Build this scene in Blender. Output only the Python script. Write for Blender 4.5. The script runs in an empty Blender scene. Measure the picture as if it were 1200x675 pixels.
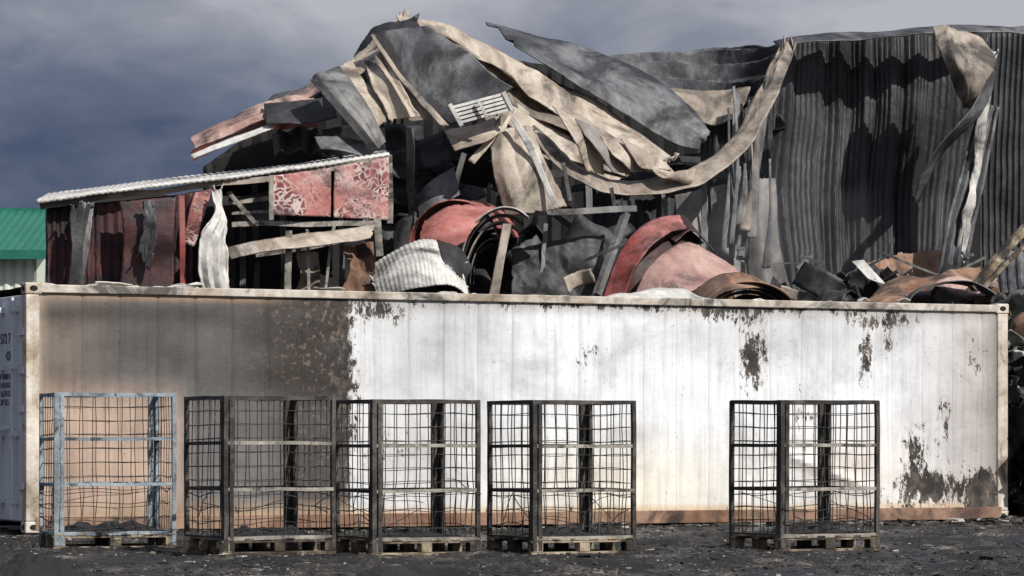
import bpy, math, random
from mathutils import Vector, Matrix, noise as mn
random.seed(7)
R=random.random
def U(a,b): return a+(b-a)*random.random()
scene=bpy.context.scene
scene.view_settings.view_transform='Standard'
try: scene.view_settings.look='None'
except Exception: pass
scene.view_settings.exposure=0

# ---------------------------------------------------------------- survey data
F=3836.0      # focal length of the photograph (px of a 1200 px wide frame)
CZ=0.96       # eye height (m)
HY=516.0      # horizon line
def P(px,py,d):
    """world position of a surveyed point at distance d (m) from the viewpoint"""
    return Vector(((px-600)/F*d, d, CZ+(HY-py)/F*d))

cam=bpy.data.cameras.new("camera"); co=bpy.data.objects.new("camera",cam)
scene.collection.objects.link(co); scene.camera=co
co.location=(0,0,CZ); co.rotation_euler=(math.radians(90),0,0)
cam.sensor_width=36; cam.lens=36*F/1200; cam.shift_y=(HY-337.5)/1200
cam.clip_end=6000; cam.clip_start=0.5

# ---------------------------------------------------------------- materials
def nt(name):
    m=bpy.data.materials.new(name); m.use_nodes=True
    n=m.node_tree.nodes; l=m.node_tree.links
    return m,n,l,n['Principled BSDF']
def ramp(n,stops,interp='LINEAR'):
    r=n.new('ShaderNodeValToRGB'); r.color_ramp.interpolation=interp
    e=r.color_ramp.elements
    while len(e)<len(stops): e.new(0.5)
    for i,(p,c) in enumerate(stops):
        e[i].position=p; e[i].color=(c[0],c[1],c[2],1) if hasattr(c,'__len__') else (c,c,c,1)
    return r
def noise(n,l,vec,scale,detail=6,rough=.6,dist=0.0):
    t=n.new('ShaderNodeTexNoise'); t.inputs['Scale'].default_value=scale
    t.inputs['Detail'].default_value=detail; t.inputs['Roughness'].default_value=rough
    t.inputs['Distortion'].default_value=dist
    l.new(vec,t.inputs['Vector']); return t.outputs['Fac']
def mapv(n,l,vec,scale=(1,1,1),loc=(0,0,0)):
    m=n.new('ShaderNodeMapping'); m.inputs['Scale'].default_value=scale; m.inputs['Location'].default_value=loc
    l.new(vec,m.inputs['Vector']); return m.outputs['Vector']
def mix(n,l,fac,a,b,mode='MIX'):
    m=n.new('ShaderNodeMix'); m.data_type='RGBA'; m.blend_type=mode
    for s,v in ((m.inputs[0],fac),(m.inputs[6],a),(m.inputs[7],b)):
        if hasattr(v,'is_linked') : l.new(v,s)
        elif hasattr(v,'__len__'): s.default_value=(v[0],v[1],v[2],1)
        else: s.default_value=v
    return m.outputs[2]
def math_(n,l,op,a,b=0.0,clamp=False):
    m=n.new('ShaderNodeMath'); m.operation=op; m.use_clamp=clamp
    for s,v in ((m.inputs[0],a),(m.inputs[1],b)):
        if hasattr(v,'is_linked'): l.new(v,s)
        else: s.default_value=v
    return m.outputs[0]
def bump(n,l,h,strength,dist,prev=None):
    b=n.new('ShaderNodeBump'); b.inputs['Strength'].default_value=strength; b.inputs['Distance'].default_value=dist
    l.new(h,b.inputs['Height'])
    if prev is not None: l.new(prev,b.inputs['Normal'])
    return b.outputs['Normal']

def burnt(name,cols,soot=.35,rough=.6,metal=.15,scale=.8,sootcol=(.012,.011,.011),streak=.4,speck=.2):
    m,n,l,b=nt(name)
    tc=n.new('ShaderNodeTexCoord'); oi=n.new('ShaderNodeObjectInfo')
    off=n.new('ShaderNodeVectorMath'); off.operation='MULTIPLY_ADD'
    cmb=n.new('ShaderNodeCombineXYZ')
    for i in range(3): l.new(oi.outputs['Random'],cmb.inputs[i])
    l.new(cmb.outputs[0],off.inputs[0]); off.inputs[1].default_value=(37,53,71); l.new(tc.outputs['Object'],off.inputs[2])
    v=off.outputs[0]
    f=noise(n,l,v,scale,6,.62,.6)
    k=len(cols); st=[(.32+.36*i/(k-1),c) for i,c in enumerate(cols)]
    r=ramp(n,st); l.new(f,r.inputs[0]); c=r.outputs[0]
    s=noise(n,l,mapv(n,l,v,(5,5,.6)),1.5,4,.6)
    sr=ramp(n,[(.35,.4),(.60,1.0)]); l.new(s,sr.inputs[0])
    c=mix(n,l,streak,c,sr.outputs[0],'MULTIPLY')
    g=noise(n,l,v,scale*.7+.1,7,.68,1.2)
    th=.355+soot*.34
    gr=ramp(n,[(th-.06,1.0),(th+.06,0.0)]); l.new(g,gr.inputs[0])
    c=mix(n,l,math_(n,l,'MULTIPLY',gr.outputs[0],.85),c,sootcol)
    h=noise(n,l,v,14,4,.7)
    hr=ramp(n,[(.36,0.25),(.5,1.0)]); l.new(h,hr.inputs[0])
    c=mix(n,l,speck,c,hr.outputs[0],'MULTIPLY')
    l.new(c,b.inputs['Base Color'])
    b.inputs['Roughness'].default_value=rough; b.inputs['Metallic'].default_value=metal
    nr=bump(n,l,noise(n,l,v,3,5,.6),.35,.05); nr=bump(n,l,h,.3,.015,nr)
    l.new(nr,b.inputs['Normal'])
    return m
M={}
M['beige']=burnt('scorched_beige_steel',[(.13,.105,.085),(.36,.295,.23),(.50,.43,.35),(.25,.195,.15),(.44,.39,.34)],soot=.20,streak=.35,metal=0)
M['beige2']=burnt('scorched_buff_steel',[(.10,.08,.065),(.26,.21,.165),(.38,.32,.26),(.17,.13,.10)],soot=.28,metal=0)
M['lining']=burnt('smoked_lining_panel',[(.10,.092,.087),(.19,.172,.16),(.27,.24,.22),(.15,.13,.12)],soot=.16,metal=0,scale=.6,speck=.1)
M['grey']=burnt('scorched_grey_steel',[(.06,.058,.056),(.15,.147,.143),(.27,.262,.25),(.11,.10,.095)],soot=.3,metal=.15)
M['slate']=burnt('blued_steel',[(.03,.031,.035),(.08,.082,.09),(.18,.18,.185),(.06,.057,.054)],soot=.33,metal=.2,rough=.55)
M['char']=burnt('charred_steel',[(.010,.010,.011),(.028,.029,.030),(.055,.056,.058),(.018,.016,.015)],soot=.38,metal=.2)
M['wall']=burnt('charred_cladding',[(.008,.0085,.009),(.022,.0225,.024),(.066,.067,.07),(.020,.018,.016)],soot=.38,metal=.05,scale=.45,streak=.8)
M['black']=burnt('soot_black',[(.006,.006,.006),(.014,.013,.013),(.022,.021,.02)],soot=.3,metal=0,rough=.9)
M['red']=burnt('scorched_red_paint',[(.12,.03,.026),(.33,.065,.055),(.42,.16,.14),(.20,.05,.04)],soot=.26,metal=0)
M['maroon']=burnt('burnt_maroon_paint',[(.014,.008,.008),(.034,.010,.011),(.075,.020,.020),(.04,.037,.037)],soot=.36,metal=.0)
M['pink']=burnt('faded_pink_paint',[(.22,.11,.095),(.40,.24,.205),(.48,.33,.28),(.27,.16,.125)],soot=.24,metal=.0)
M['rust']=burnt('rusted_steel',[(.07,.04,.025),(.21,.11,.065),(.34,.21,.14),(.12,.06,.038)],soot=.28,metal=.0,rough=.8)
M['pale']=burnt('ash_white_steel',[(.30,.28,.26),(.50,.48,.45),(.64,.62,.58),(.38,.34,.29)],soot=.16,metal=.0)
M['wood']=burnt('charred_wood',[(.03,.022,.016),(.10,.07,.045),(.36,.29,.20),(.5,.42,.30)],soot=.30,metal=0,rough=.9,scale=3)
M['cage']=burnt('sooty_cage_steel',[(.014,.013,.012),(.035,.03,.026),(.11,.095,.08),(.02,.017,.015)],soot=.32,metal=.2,scale=3)
M['cagelight']=burnt('ashy_cage_rail',[(.12,.11,.095),(.30,.27,.23),(.44,.40,.34)],soot=.25,metal=.05,scale=4)
M['galv']=burnt('galvanised_cage_steel',[(.14,.17,.19),(.27,.32,.35),(.40,.45,.48)],soot=.20,metal=.2,scale=4)
M['wire']=burnt('burnt_wire',[(.015,.013,.011),(.045,.038,.032),(.10,.085,.07)],soot=.3,metal=.2,scale=3)

def crackle(name):
    m,n,l,b=nt(name); tc=n.new('ShaderNodeTexCoord'); v=tc.outputs['Object']
    nz=n.new('ShaderNodeTexNoise'); nz.inputs['Scale'].default_value=3; nz.inputs['Detail'].default_value=6; l.new(v,nz.inputs['Vector'])
    dv=n.new('ShaderNodeVectorMath'); dv.operation='MULTIPLY_ADD'; l.new(nz.outputs['Color'],dv.inputs[0]); dv.inputs[1].default_value=(.5,.5,.5); l.new(v,dv.inputs[2])
    vo=n.new('ShaderNodeTexVoronoi'); vo.feature='DISTANCE_TO_EDGE'; vo.inputs['Scale'].default_value=11; l.new(dv.outputs[0],vo.inputs['Vector'])
    th=math_(n,l,'MULTIPLY',noise(n,l,v,5,4,.6),.30)
    r=math_(n,l,'MULTIPLY',math_(n,l,'SUBTRACT',th,vo.outputs['Distance']),12,True)
    mk=ramp(n,[(.42,0),(.52,1)]); l.new(noise(n,l,v,1.5,5,.6,.6),mk.inputs[0])
    base=ramp(n,[(.35,(.27,.07,.06)),(.5,(.42,.17,.15)),(.62,(.50,.32,.29))]); l.new(noise(n,l,v,1.7,7,.65),base.inputs[0])
    inner=mix(n,l,r,(.15,.03,.03),(.52,.42,.38))
    c=mix(n,l,mk.outputs[0],base.outputs[0],inner)
    s=ramp(n,[(.38,1),(.50,0)]); l.new(noise(n,l,v,1.3,8,.68,1),s.inputs[0])
    c=mix(n,l,math_(n,l,'MULTIPLY',s.outputs[0],.8),c,(.04,.02,.02))
    l.new(c,b.inputs['Base Color']); b.inputs['Roughness'].default_value=.7
    l.new(bump(n,l,r,.3,.01),b.inputs['Normal'])
    return m
M['crackle']=crackle('blistered_red_paint')

def plain(name,c,rough=.6,metal=0.0,var=.25,scale=3):
    m,n,l,b=nt(name); tc=n.new('ShaderNodeTexCoord')
    f=noise(n,l,tc.outputs['Object'],scale,6)
    r=ramp(n,[(.3,tuple(x*(1-var) for x in c)),(.7,tuple(min(1,x*(1+var)) for x in c))]); l.new(f,r.inputs[0])
    l.new(r.outputs[0],b.inputs['Base Color']); b.inputs['Roughness'].default_value=rough; b.inputs['Metallic'].default_value=metal
    return m
M['green']=plain('green_roof_paint',(.012,.13,.085),.5,var=.15)
M['cream']=plain('cream_cladding',(.62,.66,.55),.6,var=.06)
M['text']=plain('black_lettering',(.04,.04,.05),.6)
M['doorpaint']=plain('white_door_paint',(.62,.64,.68),.55,var=.15)
M['post']=burnt('container_post_paint',[(.30,.22,.15),(.56,.48,.39),(.68,.62,.53),(.42,.29,.19)],soot=.14,metal=.02,scale=2)
M['toprail']=burnt('container_rail_paint',[(.24,.18,.13),(.44,.37,.30),(.60,.55,.48),(.28,.2,.14)],soot=.27,metal=.02,scale=1.6,streak=.3)

# ---------------------------------------------------------------- mesh helpers
def empty(name,loc=(0,0,0),rz=0):
    e=bpy.data.objects.new(name,None); e.location=loc; e.rotation_euler=(0,0,rz)
    e.empty_display_size=.3; scene.collection.objects.link(e); return e
def mkobj(name,vs,fs,mat,parent=None,smooth=False,solid=0,bevel=0):
    me=bpy.data.meshes.new(name); me.from_pydata([tuple(v) for v in vs],[],fs); me.update()
    o=bpy.data.objects.new(name,me); scene.collection.objects.link(o)
    if mat: me.materials.append(mat)
    if parent: o.parent=parent
    if smooth:
        for p in me.polygons: p.use_smooth=True
        try: me.set_sharp_from_angle(angle=math.radians(24))
        except Exception: pass
    if solid:
        s=o.modifiers.new('thickness','SOLIDIFY'); s.thickness=solid; s.offset=0
    if bevel:
        s=o.modifiers.new('bevel','BEVEL'); s.width=bevel; s.segments=2; s.limit_method='ANGLE'
    return o
class Acc:
    def __init__(s): s.v=[]; s.f=[]
    def box(s,a,b):
        x0,y0,z0=a; x1,y1,z1=b; k=len(s.v)
        s.v+= [Vector(t) for t in ((x0,y0,z0),(x1,y0,z0),(x1,y1,z0),(x0,y1,z0),(x0,y0,z1),(x1,y0,z1),(x1,y1,z1),(x0,y1,z1))]
        s.f+= [tuple(k+i for i in q) for q in ((0,3,2,1),(4,5,6,7),(0,1,5,4),(1,2,6,5),(2,3,7,6),(3,0,4,7))]
    def tube(s,pts,r,n=6,rx=None,twist=0.0):
        if rx is None: rx=r
        k=len(s.v); m=len(pts)
        for i,p in enumerate(pts):
            t=(pts[min(i+1,m-1)]-pts[max(i-1,0)]).normalized()
            a=t.cross(Vector((0,0,1)))
            if a.length<.1: a=t.cross(Vector((0,1,0)))
            a.normalize(); b=a.cross(t).normalized()
            for j in range(n):
                an=2*math.pi*(j+.5)/n+twist
                s.v.append(p+a*math.cos(an)*rx*1.35+b*math.sin(an)*r*1.35 if n==4 else p+a*math.cos(an)*rx+b*math.sin(an)*r)
        for i in range(m-1):
            for j in range(n):
                s.f.append((k+i*n+j,k+i*n+(j+1)%n,k+(i+1)*n+(j+1)%n,k+(i+1)*n+j))
        s.f.append(tuple(k+j for j in range(n))[::-1]); s.f.append(tuple(k+(m-1)*n+j for j in range(n)))
    def grid(s,G):
        k=len(s.v); nv=len(G); nu=len(G[0])
        for row in G: s.v+=row
        for j in range(nv-1):
            for i in range(nu-1):
                a=k+j*nu+i; s.f.append((a,a+1,a+nu+1,a+nu))
    def obj(s,name,mat,parent=None,**kw): return mkobj(name,s.v,s.f,mat,parent,**kw)

def cr(pts,t):
    n=len(pts)-1; x=min(max(t,0),1)*n; i=min(int(x),n-1); f=x-i
    p1=pts[i]; p2=pts[i+1]
    p0=pts[i-1] if i>0 else 2*p1-p2
    p3=pts[i+2] if i+2<=n else 2*p2-p1
    return .5*((2*p1)+(p2-p0)*f+(2*p0-5*p1+4*p2-p3)*f*f+(3*p1-p0-3*p2+p3)*f**3)
def surf(rows,nu,nv,crumple=.06,freq=.9,corr=None,jag=.03,seed=0.0,fold=None):
    rows=[[p if isinstance(p,Vector) else P(*p) for p in r] for r in rows]
    sv=Vector((seed*3.1,seed*1.7,seed*5.3))
    def ev(u,v):
        return cr([cr(r,u) for r in rows],v)
    G=[]
    for j in range(nv+1):
        v=j/nv; row=[]
        lo=jag*mn.noise(Vector((v*9,seed,1)))+jag*.6*mn.noise(Vector((v*31,seed,2))); hi=1+jag*mn.noise(Vector((v*9,seed,3)))+jag*.6*mn.noise(Vector((v*31,seed,4)))
        for i in range(nu+1):
            u=i/nu
            l2=jag*mn.noise(Vector((u*9,seed,5)))+jag*.6*mn.noise(Vector((u*31,seed,6))); h2=1+jag*mn.noise(Vector((u*9,seed,7)))+jag*.6*mn.noise(Vector((u*31,seed,8)))
            uu=lo+(hi-lo)*u; vv=l2+(h2-l2)*v
            row.append((ev(min(max(uu,0),1),min(max(vv,0),1)),uu,vv))
        G.append(row)
    out=[]
    for j in range(nv+1):
        row=[]
        for i in range(nu+1):
            p,u,v=G[j][i]
            du=G[j][min(i+1,nu)][0]-G[j][max(i-1,0)][0]; dv=G[min(j+1,nv)][i][0]-G[max(j-1,0)][i][0]
            nn=du.cross(dv)
            nn=nn.normalized() if nn.length>1e-9 else Vector((0,-1,0))
            q=p*freq+sv
            h=crumple*(1.2-2.4*abs(mn.noise(q)))*.8+crumple*.45*mn.noise(q*2.9)+crumple*.2*abs(mn.noise(q*7))
            if corr:
                amp,cnt,ax=corr; w=math.sin(2*math.pi*cnt*(u if ax=='u' else v)); h+=amp*max(-1,min(1,1.7*w))
            if fold:
                amp,cnt,ax=fold; t=(u if ax=='u' else v)*cnt+.25*mn.noise(q*.6)+.5*mn.noise(Vector(((u if ax=='u' else v)*cnt*.7,seed,0))); t-=math.floor(t); h+=amp*(abs(2*t-1)-.5)*(1+.5*mn.noise(q*.5+sv))
            row.append(p+nn*h)
        out.append(row)
    return out
sid=[0]
def sheet(name,rows,mat,parent,nu=40,nv=24,solid=.018,smooth=True,**kw):
    sid[0]+=1; a=Acc(); a.grid(surf(rows,nu,nv,seed=sid[0]*1.37,**kw))
    o=a.obj(name,M[mat],parent,smooth=smooth,solid=solid)
    return o

# ---------------------------------------------------------------- sky and sun
sun_dir=Vector((.676*math.cos(math.radians(42)),-.737*math.cos(math.radians(42)),math.sin(math.radians(42))))
sl=bpy.data.lights.new('sun','SUN'); sl.energy=5.0; sl.angle=math.radians(.5); sl.color=(1,.975,.93)
so=bpy.data.objects.new('sun',sl); scene.collection.objects.link(so)
so.rotation_euler=sun_dir.to_track_quat('Z','Y').to_euler(); so.location=(20,-20,30)
w=bpy.data.worlds.new("World"); scene.world=w; w.use_nodes=True
n=w.node_tree.nodes; l=w.node_tree.links; bg=n['Background']; bg.inputs[1].default_value=.1
sky=n.new('ShaderNodeTexSky'); sky.sky_type='NISHITA'; sky.sun_disc=False
sky.sun_elevation=math.radians(42); sky.sun_rotation=math.radians(137.5)
tc=n.new('ShaderNodeTexCoord'); v=tc.outputs['Generated']
sx=n.new('ShaderNodeSeparateXYZ'); l.new(v,sx.inputs[0])
n1=noise(n,l,mapv(n,l,v,(1,1,1.9)),7,5,.5,.3)
n2=noise(n,l,mapv(n,l,v,(1,1,2.2),(3,1,2)),24,6,.55,.4)
f=math_(n,l,'MULTIPLY',math_(n,l,'SUBTRACT',sx.outputs[2],.10),8.0)
f=math_(n,l,'ADD',f,math_(n,l,'MULTIPLY',sx.outputs[0],1.8))
f=math_(n,l,'ADD',f,math_(n,l,'MULTIPLY',math_(n,l,'SUBTRACT',n1,.5),1.6))
f=math_(n,l,'ADD',f,math_(n,l,'MULTIPLY',math_(n,l,'SUBTRACT',n2,.5),.8))
f=math_(n,l,'ADD',f,.54,True)
cr1=ramp(n,[(0,(.70,.95,1.6)),(.35,(1.45,1.75,2.45)),(.7,(2.9,3.1,3.7)),(1,(4.6,4.7,5.2))]); l.new(f,cr1.inputs[0])
up=n.new('ShaderNodeMapRange'); l.new(sx.outputs[2],up.inputs[0]); up.inputs[1].default_value=.2; up.inputs[2].default_value=.6
up.inputs[3].default_value=0; up.inputs[4].default_value=.55
c=mix(n,l,up.outputs[0],cr1.outputs[0],sky.outputs[0])
l.new(c,bg.inputs[0])

# ---------------------------------------------------------------- ground
def axis(lo,hi,step,far):
    a=[]; x=lo
    while x<=hi: a.append(x); x+=step
    k=step; x=lo; b=[]
    while x>-far: k*=1.5; x-=k; b.append(x)
    k=step; c=[];x=a[-1]
    while x<far: k*=1.5; x+=k; c.append(x)
    return b[::-1]+a+c
xs=axis(-7,8,.07,2500); ys=axis(21,42,.08,2500)
def gz(x,y):
    e=max(0,1-max(0,abs(x)-7)/8)*max(0,1-max(0,abs(y-31)-11)/8)
    q=Vector((x,y,0))
    return e*(.04*mn.noise(q*.7)+.03*mn.noise(q*2.3)+.022*mn.noise(q*6))-.02
vs=[(x,y,gz(x,y)) for y in ys for x in xs]; nx=len(xs)
fs=[(j*nx+i,j*nx+i+1,(j+1)*nx+i+1,(j+1)*nx+i) for j in range(len(ys)-1) for i in range(nx-1)]
m,n,l,b=nt('ash_and_gravel'); v=n.new('ShaderNodeTexCoord').outputs['Object']
r=ramp(n,[(.40,(.005,.0045,.004)),(.49,(.016,.014,.0125)),(.56,(.060,.051,.044)),(.67,(.24,.21,.175))]); l.new(noise(n,l,mapv(n,l,v,(.9,.30,1)),1.6,8,.78,.5),r.inputs[0])
r2=ramp(n,[(.40,.15),(.52,.8),(.66,2.0)]); l.new(noise(n,l,v,30,4,.75),r2.inputs[0])
c=mix(n,l,1.0,r.outputs[0],r2.outputs[0],'MULTIPLY')
l.new(c,b.inputs['Base Color'])
rr=ramp(n,[(.42,.45),(.55,.95)]); l.new(noise(n,l,mapv(n,l,v,(.6,.3,1)),.9,4),rr.inputs[0]); l.new(rr.outputs[0],b.inputs['Roughness'])
nr=bump(n,l,noise(n,l,v,5,7,.7),.9,.10); nr=bump(n,l,noise(n,l,v,45,3,.7),.8,.015,nr); l.new(nr,b.inputs['Normal'])
mkobj('ground',vs,fs,m,smooth=True)

a=Acc(); cols=[]
def chunk(a,x,y,z,s,flat=.5,long_=1.0):
    k=len(a.v); rz=U(0,6.28); ca,sa=math.cos(rz),math.sin(rz); sx_,sy_,sz_=s*U(.5,1.6)*long_,s*U(.4,1),s*flat*U(.3,1)
    for (i,j,q) in ((-1,-1,0),(1,-1,0),(1,1,0),(-1,1,0),(-1,-1,1),(1,-1,1),(1,1,1),(-1,1,1)):
        X=i*sx_*U(.5,1); Y=j*sy_*U(.5,1); Z=(q*U(.5,1.1)-.2)*sz_*2
        a.v.append(Vector((x+X*ca-Y*sa,y+X*sa+Y*ca,z+Z)))
    a.f+= [tuple(k+i for i in q) for q in ((0,3,2,1),(4,5,6,7),(0,1,5,4),(1,2,6,5),(2,3,7,6),(3,0,4,7))]
    g=random.choice([.008,.010,.016,.018,.025,.04,.07,.12]) if R()<.95 else .32; t=U(-.02,.22)
    for _ in range(8): cols.append((g*(1+t),g,g*(1-t),1))
for _ in range(19000):
    y=U(22.5,36); x=U(-.17,.17)*y
    if mn.noise(Vector((x*.8,y*.5,4)))<U(-.5,.3): continue
    chunk(a,x,y,gz(x,y),U(.004,.017)*(1 if R()<.95 else 2.4),long_=1 if R()<.8 else 2.5)
for _ in range(2600):
    s=U(-.3,12.6); o_=abs(random.gauss(0,.3))+.02; x=-5.02+.899*s+.438*o_; y=33.8+.438*s-.899*o_
    chunk(a,x,y,gz(x,y),U(.01,.045)*(1.7 if s>8 else 1),long_=1.3)
ob=a.obj('ground_rubble',None)
m,n,l,b=nt('rubble'); at=n.new('ShaderNodeAttribute'); at.attribute_name='Col'; l.new(at.outputs['Color'],b.inputs['Base Color']); b.inputs['Roughness'].default_value=.9
ob.data.materials.append(m); ca_=ob.data.color_attributes.new('Col','FLOAT_COLOR','POINT')
for i,cc in enumerate(cols): ca_.data[i].color=cc

def mound(name,px,d,w_,h_,dep):
    x0=(px-600)/F*d; a=Acc(); G=[]
    for j in range(31):
        row=[]
        for i in range(61):
            u=i/30-1; v_=j/15-1; r_=min(1,math.hypot(u,v_))
            p=Vector((x0+u*w_,d+v_*dep,0)); z=h_*(1-r_*r_)**1.2*(1+.35*mn.noise(p*5)+.2*mn.noise(p*14))+.04*mn.noise(p*22)*(1-r_)
            p.z=gz(p.x,p.y)-.03+z*1.1; row.append(p)
        G.append(row)
    a.grid(G); return a.obj(name,M['black'],None)
mound('ash_mound',40,22.6,.42,.2,.5); mound('ash_mound',452,22.7,.3,.13,.5)

# ---------------------------------------------------------------- shipping container
TH=math.radians(26); L_,W_,H_=12.19,2.44,2.59
con=empty('shipping_container',(-5.02,33.8,0),TH)
def flake(s,z):
    g=lambda cs,cz,rs,rz,am: am*math.exp(-((s-cs)/rs)**2-((z-cz)/rz)**2)
    f=.0
    f+=g(8.68,1.9,.22,.42,.9)+g(10.2,1.9,.12,.4,.8)+g(10.55,2.1,.12,.25,.8)+g(8.3,2.35,.5,.08,.5)+g(10.4,2.35,.6,.08,.6)
    f+=g(11.2,.4,.7,.22,.9)+g(11.85,.3,.2,.3,1.4)+g(10.9,.85,.2,.4,.75)+g(11.3,1.2,.12,.4,.6)+g(11.7,1.9,.25,.4,.5)
    f+=g(3.55,1.6,.22,.9,.9)+g(4.0,2.35,.35,.15,.75)+g(6.0,2.5,2.2,.10,.6)+g(9,2.5,2.5,.09,.7)
    f+=g(3.1,2.0,.3,.6,.5)+g(5,.1,3,.12,.45)+g(10,.05,3,.12,.6)+g(4.2,.9,.5,.3,.4)+g(6.6,1.9,.3,.2,.4)+g(9.4,1.2,.3,.4,.4)
    return min(1,f)
def lerp(a,b,t): t=min(1,max(0,t)); return tuple(x+(y-x)*t for x,y in zip(a,b))
def sm(a,b,x): t=min(1,max(0,(x-a)/(b-a))); return t*t*(3-2*t)
def tintL(s,z):
    up=lerp((.145,.115,.096),(.088,.082,.078),sm(.3,1.4,s)); up=lerp(up,(.028,.020,.015),sm(2.1,2.9,s))
    lo=lerp((.46,.33,.25),(.135,.127,.123),sm(1.5,1.9,s)); lo=lerp(lo,(.055,.050,.047),sm(2.5,3.2,s))
    c=lerp(lo,up,sm(1.20,1.7,z))
    c=lerp(c,(.34,.23,.15),sm(2.38,2.5,z)*(1-sm(2.4,3.2,s)))
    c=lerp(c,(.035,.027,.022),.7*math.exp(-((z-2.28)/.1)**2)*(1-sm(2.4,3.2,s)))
    c=lerp(c,(.56,.44,.33),1-sm(0,.30,s)); c=lerp(c,(.36,.25,.16),1-sm(.12,.4,z))
    return c
def tintR(s,z):
    c=(.75,.758,.77)
    e=math.exp(-((s-7)/1.7)**2-((z-.45)/.5)**2); c=lerp(c,(.79,.73,.62),e)
    e=math.exp(-((s-4.6)/.8)**2-((z-1.9)/.6)**2); c=lerp(c,(.44,.44,.44),e*.8)
    e=math.exp(-((s-4.4)/.9)**2-((z-.8)/.7)**2); c=lerp(c,(.50,.485,.47),e*.7)
    e=math.exp(-((s-10)/.9)**2-((z-.6)/.5)**2); c=lerp(c,(.72,.63,.55),e*.8)
    e=math.exp(-((s-9.3)/1.5)**2-((z-2.2)/.4)**2); c=lerp(c,(.52,.52,.525),e*.7)
    c=lerp(c,(.42,.375,.35),sm(10.4,12.0,s)*.9)
    c=lerp(c,(.10,.085,.075),sm(11.8,12.1,s)*.6)
    c=lerp(c,(.56,.40,.23),(1-sm(.16,.27,z))*.9)
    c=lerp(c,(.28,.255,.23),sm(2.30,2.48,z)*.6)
    return c
NX,NZ=488,52; z0,z1=.16,2.49; G=[]; T1=[];T2=[]
for j in range(NZ+1):
    z=z0+(z1-z0)*j/NZ; row=[]
    for i in range(NX+1):
        s=.1+(L_-.2)*i/NX; q=Vector((s,0,z))
        t=(s/.415)%1.0; rib=.008*math.exp(-((t-.5)/.04)**2)
        pillow=.004*math.sin(math.pi*((t+.5)%1.0))
        warp=.035*mn.noise(q*.8)+.016*mn.noise(q*2.6+Vector((5,5,5)))
        warp*=min(1,(z-z0)*5,(z1-z)*5,(s-.1)*4,(L_-.1-s)*4)
        y=.03+rib-pillow*.6+warp
        if s>8.7: y-=.05*math.exp(-((z-.62+.35*(s-9.6))/.07)**2)*sm(8.7,9.3,s)*(1-sm(9.9,10.6,s))
        row.append(Vector((s,y,z))); k=flake(s,z)
        T1.append((*tintL(s,z),k)); T2.append((*tintR(s,z),1))
    G.append(row)
a=Acc(); a.grid(G); pan=a.obj('side_panel',None,con,smooth=True)
for nm,T in (('TintL',T1),('TintR',T2)):
    at=pan.data.color_attributes.new(nm,'FLOAT_COLOR','POINT')
    for i,cc in enumerate(T): at.data[i].color=cc
m,n,l,b=nt('burnt_container_paint'); v=n.new('ShaderNodeTexCoord').outputs['Object']
aL=n.new('ShaderNodeAttribute'); aL.attribute_name='TintL'; aR=n.new('ShaderNodeAttribute'); aR.attribute_name='TintR'
sp=n.new('ShaderNodeSeparateXYZ'); l.new(v,sp.inputs[0])
e=math_(n,l,'ADD',sp.outputs[0],math_(n,l,'MULTIPLY',math_(n,l,'SUBTRACT',noise(n,l,v,9,7,.75),.5),.22))
e=math_(n,l,'MULTIPLY',math_(n,l,'SUBTRACT',e,3.62),25,True)
c=mix(n,l,e,aL.outputs['Color'],aR.outputs['Color'])
d1=ramp(n,[(.3,(.58,.575,.57)),(.5,(.95,.95,.95)),(.7,(1.05,1.05,1.05))]); l.new(noise(n,l,v,1.1,7,.68,.5),d1.inputs[0]); c=mix(n,l,.85,c,d1.outputs[0],'MULTIPLY')
d2=ramp(n,[(.35,.6),(.55,1.0)]); l.new(noise(n,l,mapv(n,l,v,(9,1,.45)),1.6,5,.6),d2.inputs[0]); c=mix(n,l,.42,c,d2.outputs[0],'MULTIPLY')
fr=math_(n,l,'FRACT',math_(n,l,'DIVIDE',sp.outputs[0],.415)); sd=math_(n,l,'ABSOLUTE',math_(n,l,'SUBTRACT',fr,.5))
sr=ramp(n,[(.006,.5),(.022,1)]); l.new(sd,sr.inputs[0]); c=mix(n,l,math_(n,l,'MULTIPLY',noise(n,l,v,2.2,3),.8),c,sr.outputs[0],'MULTIPLY')
fn=noise(n,l,mapv(n,l,v,(1.5,1,.7)),9,8,.78,.3); fl=math_(n,l,'ADD',fn,math_(n,l,'MULTIPLY',aL.outputs['Alpha'],.30))
fm=ramp(n,[(.685,0),(.705,1)]); l.new(fl,fm.inputs[0])
fc=ramp(n,[(.35,(.012,.010,.009)),(.5,(.030,.024,.020)),(.62,(.09,.072,.058))]); l.new(noise(n,l,v,6,4),fc.inputs[0])
rim=ramp(n,[(.63,0),(.69,1)]); l.new(fl,rim.inputs[0]); c=mix(n,l,math_(n,l,'MULTIPLY',math_(n,l,'MULTIPLY',rim.outputs[0],.55),e),c,(.40,.33,.27))
c=mix(n,l,fm.outputs[0],c,fc.outputs[0])
k1=ramp(n,[(.27,.35),(.34,1)]); l.new(noise(n,l,v,26,3,.6),k1.inputs[0]); c=mix(n,l,.8,c,k1.outputs[0],'MULTIPLY')
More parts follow.
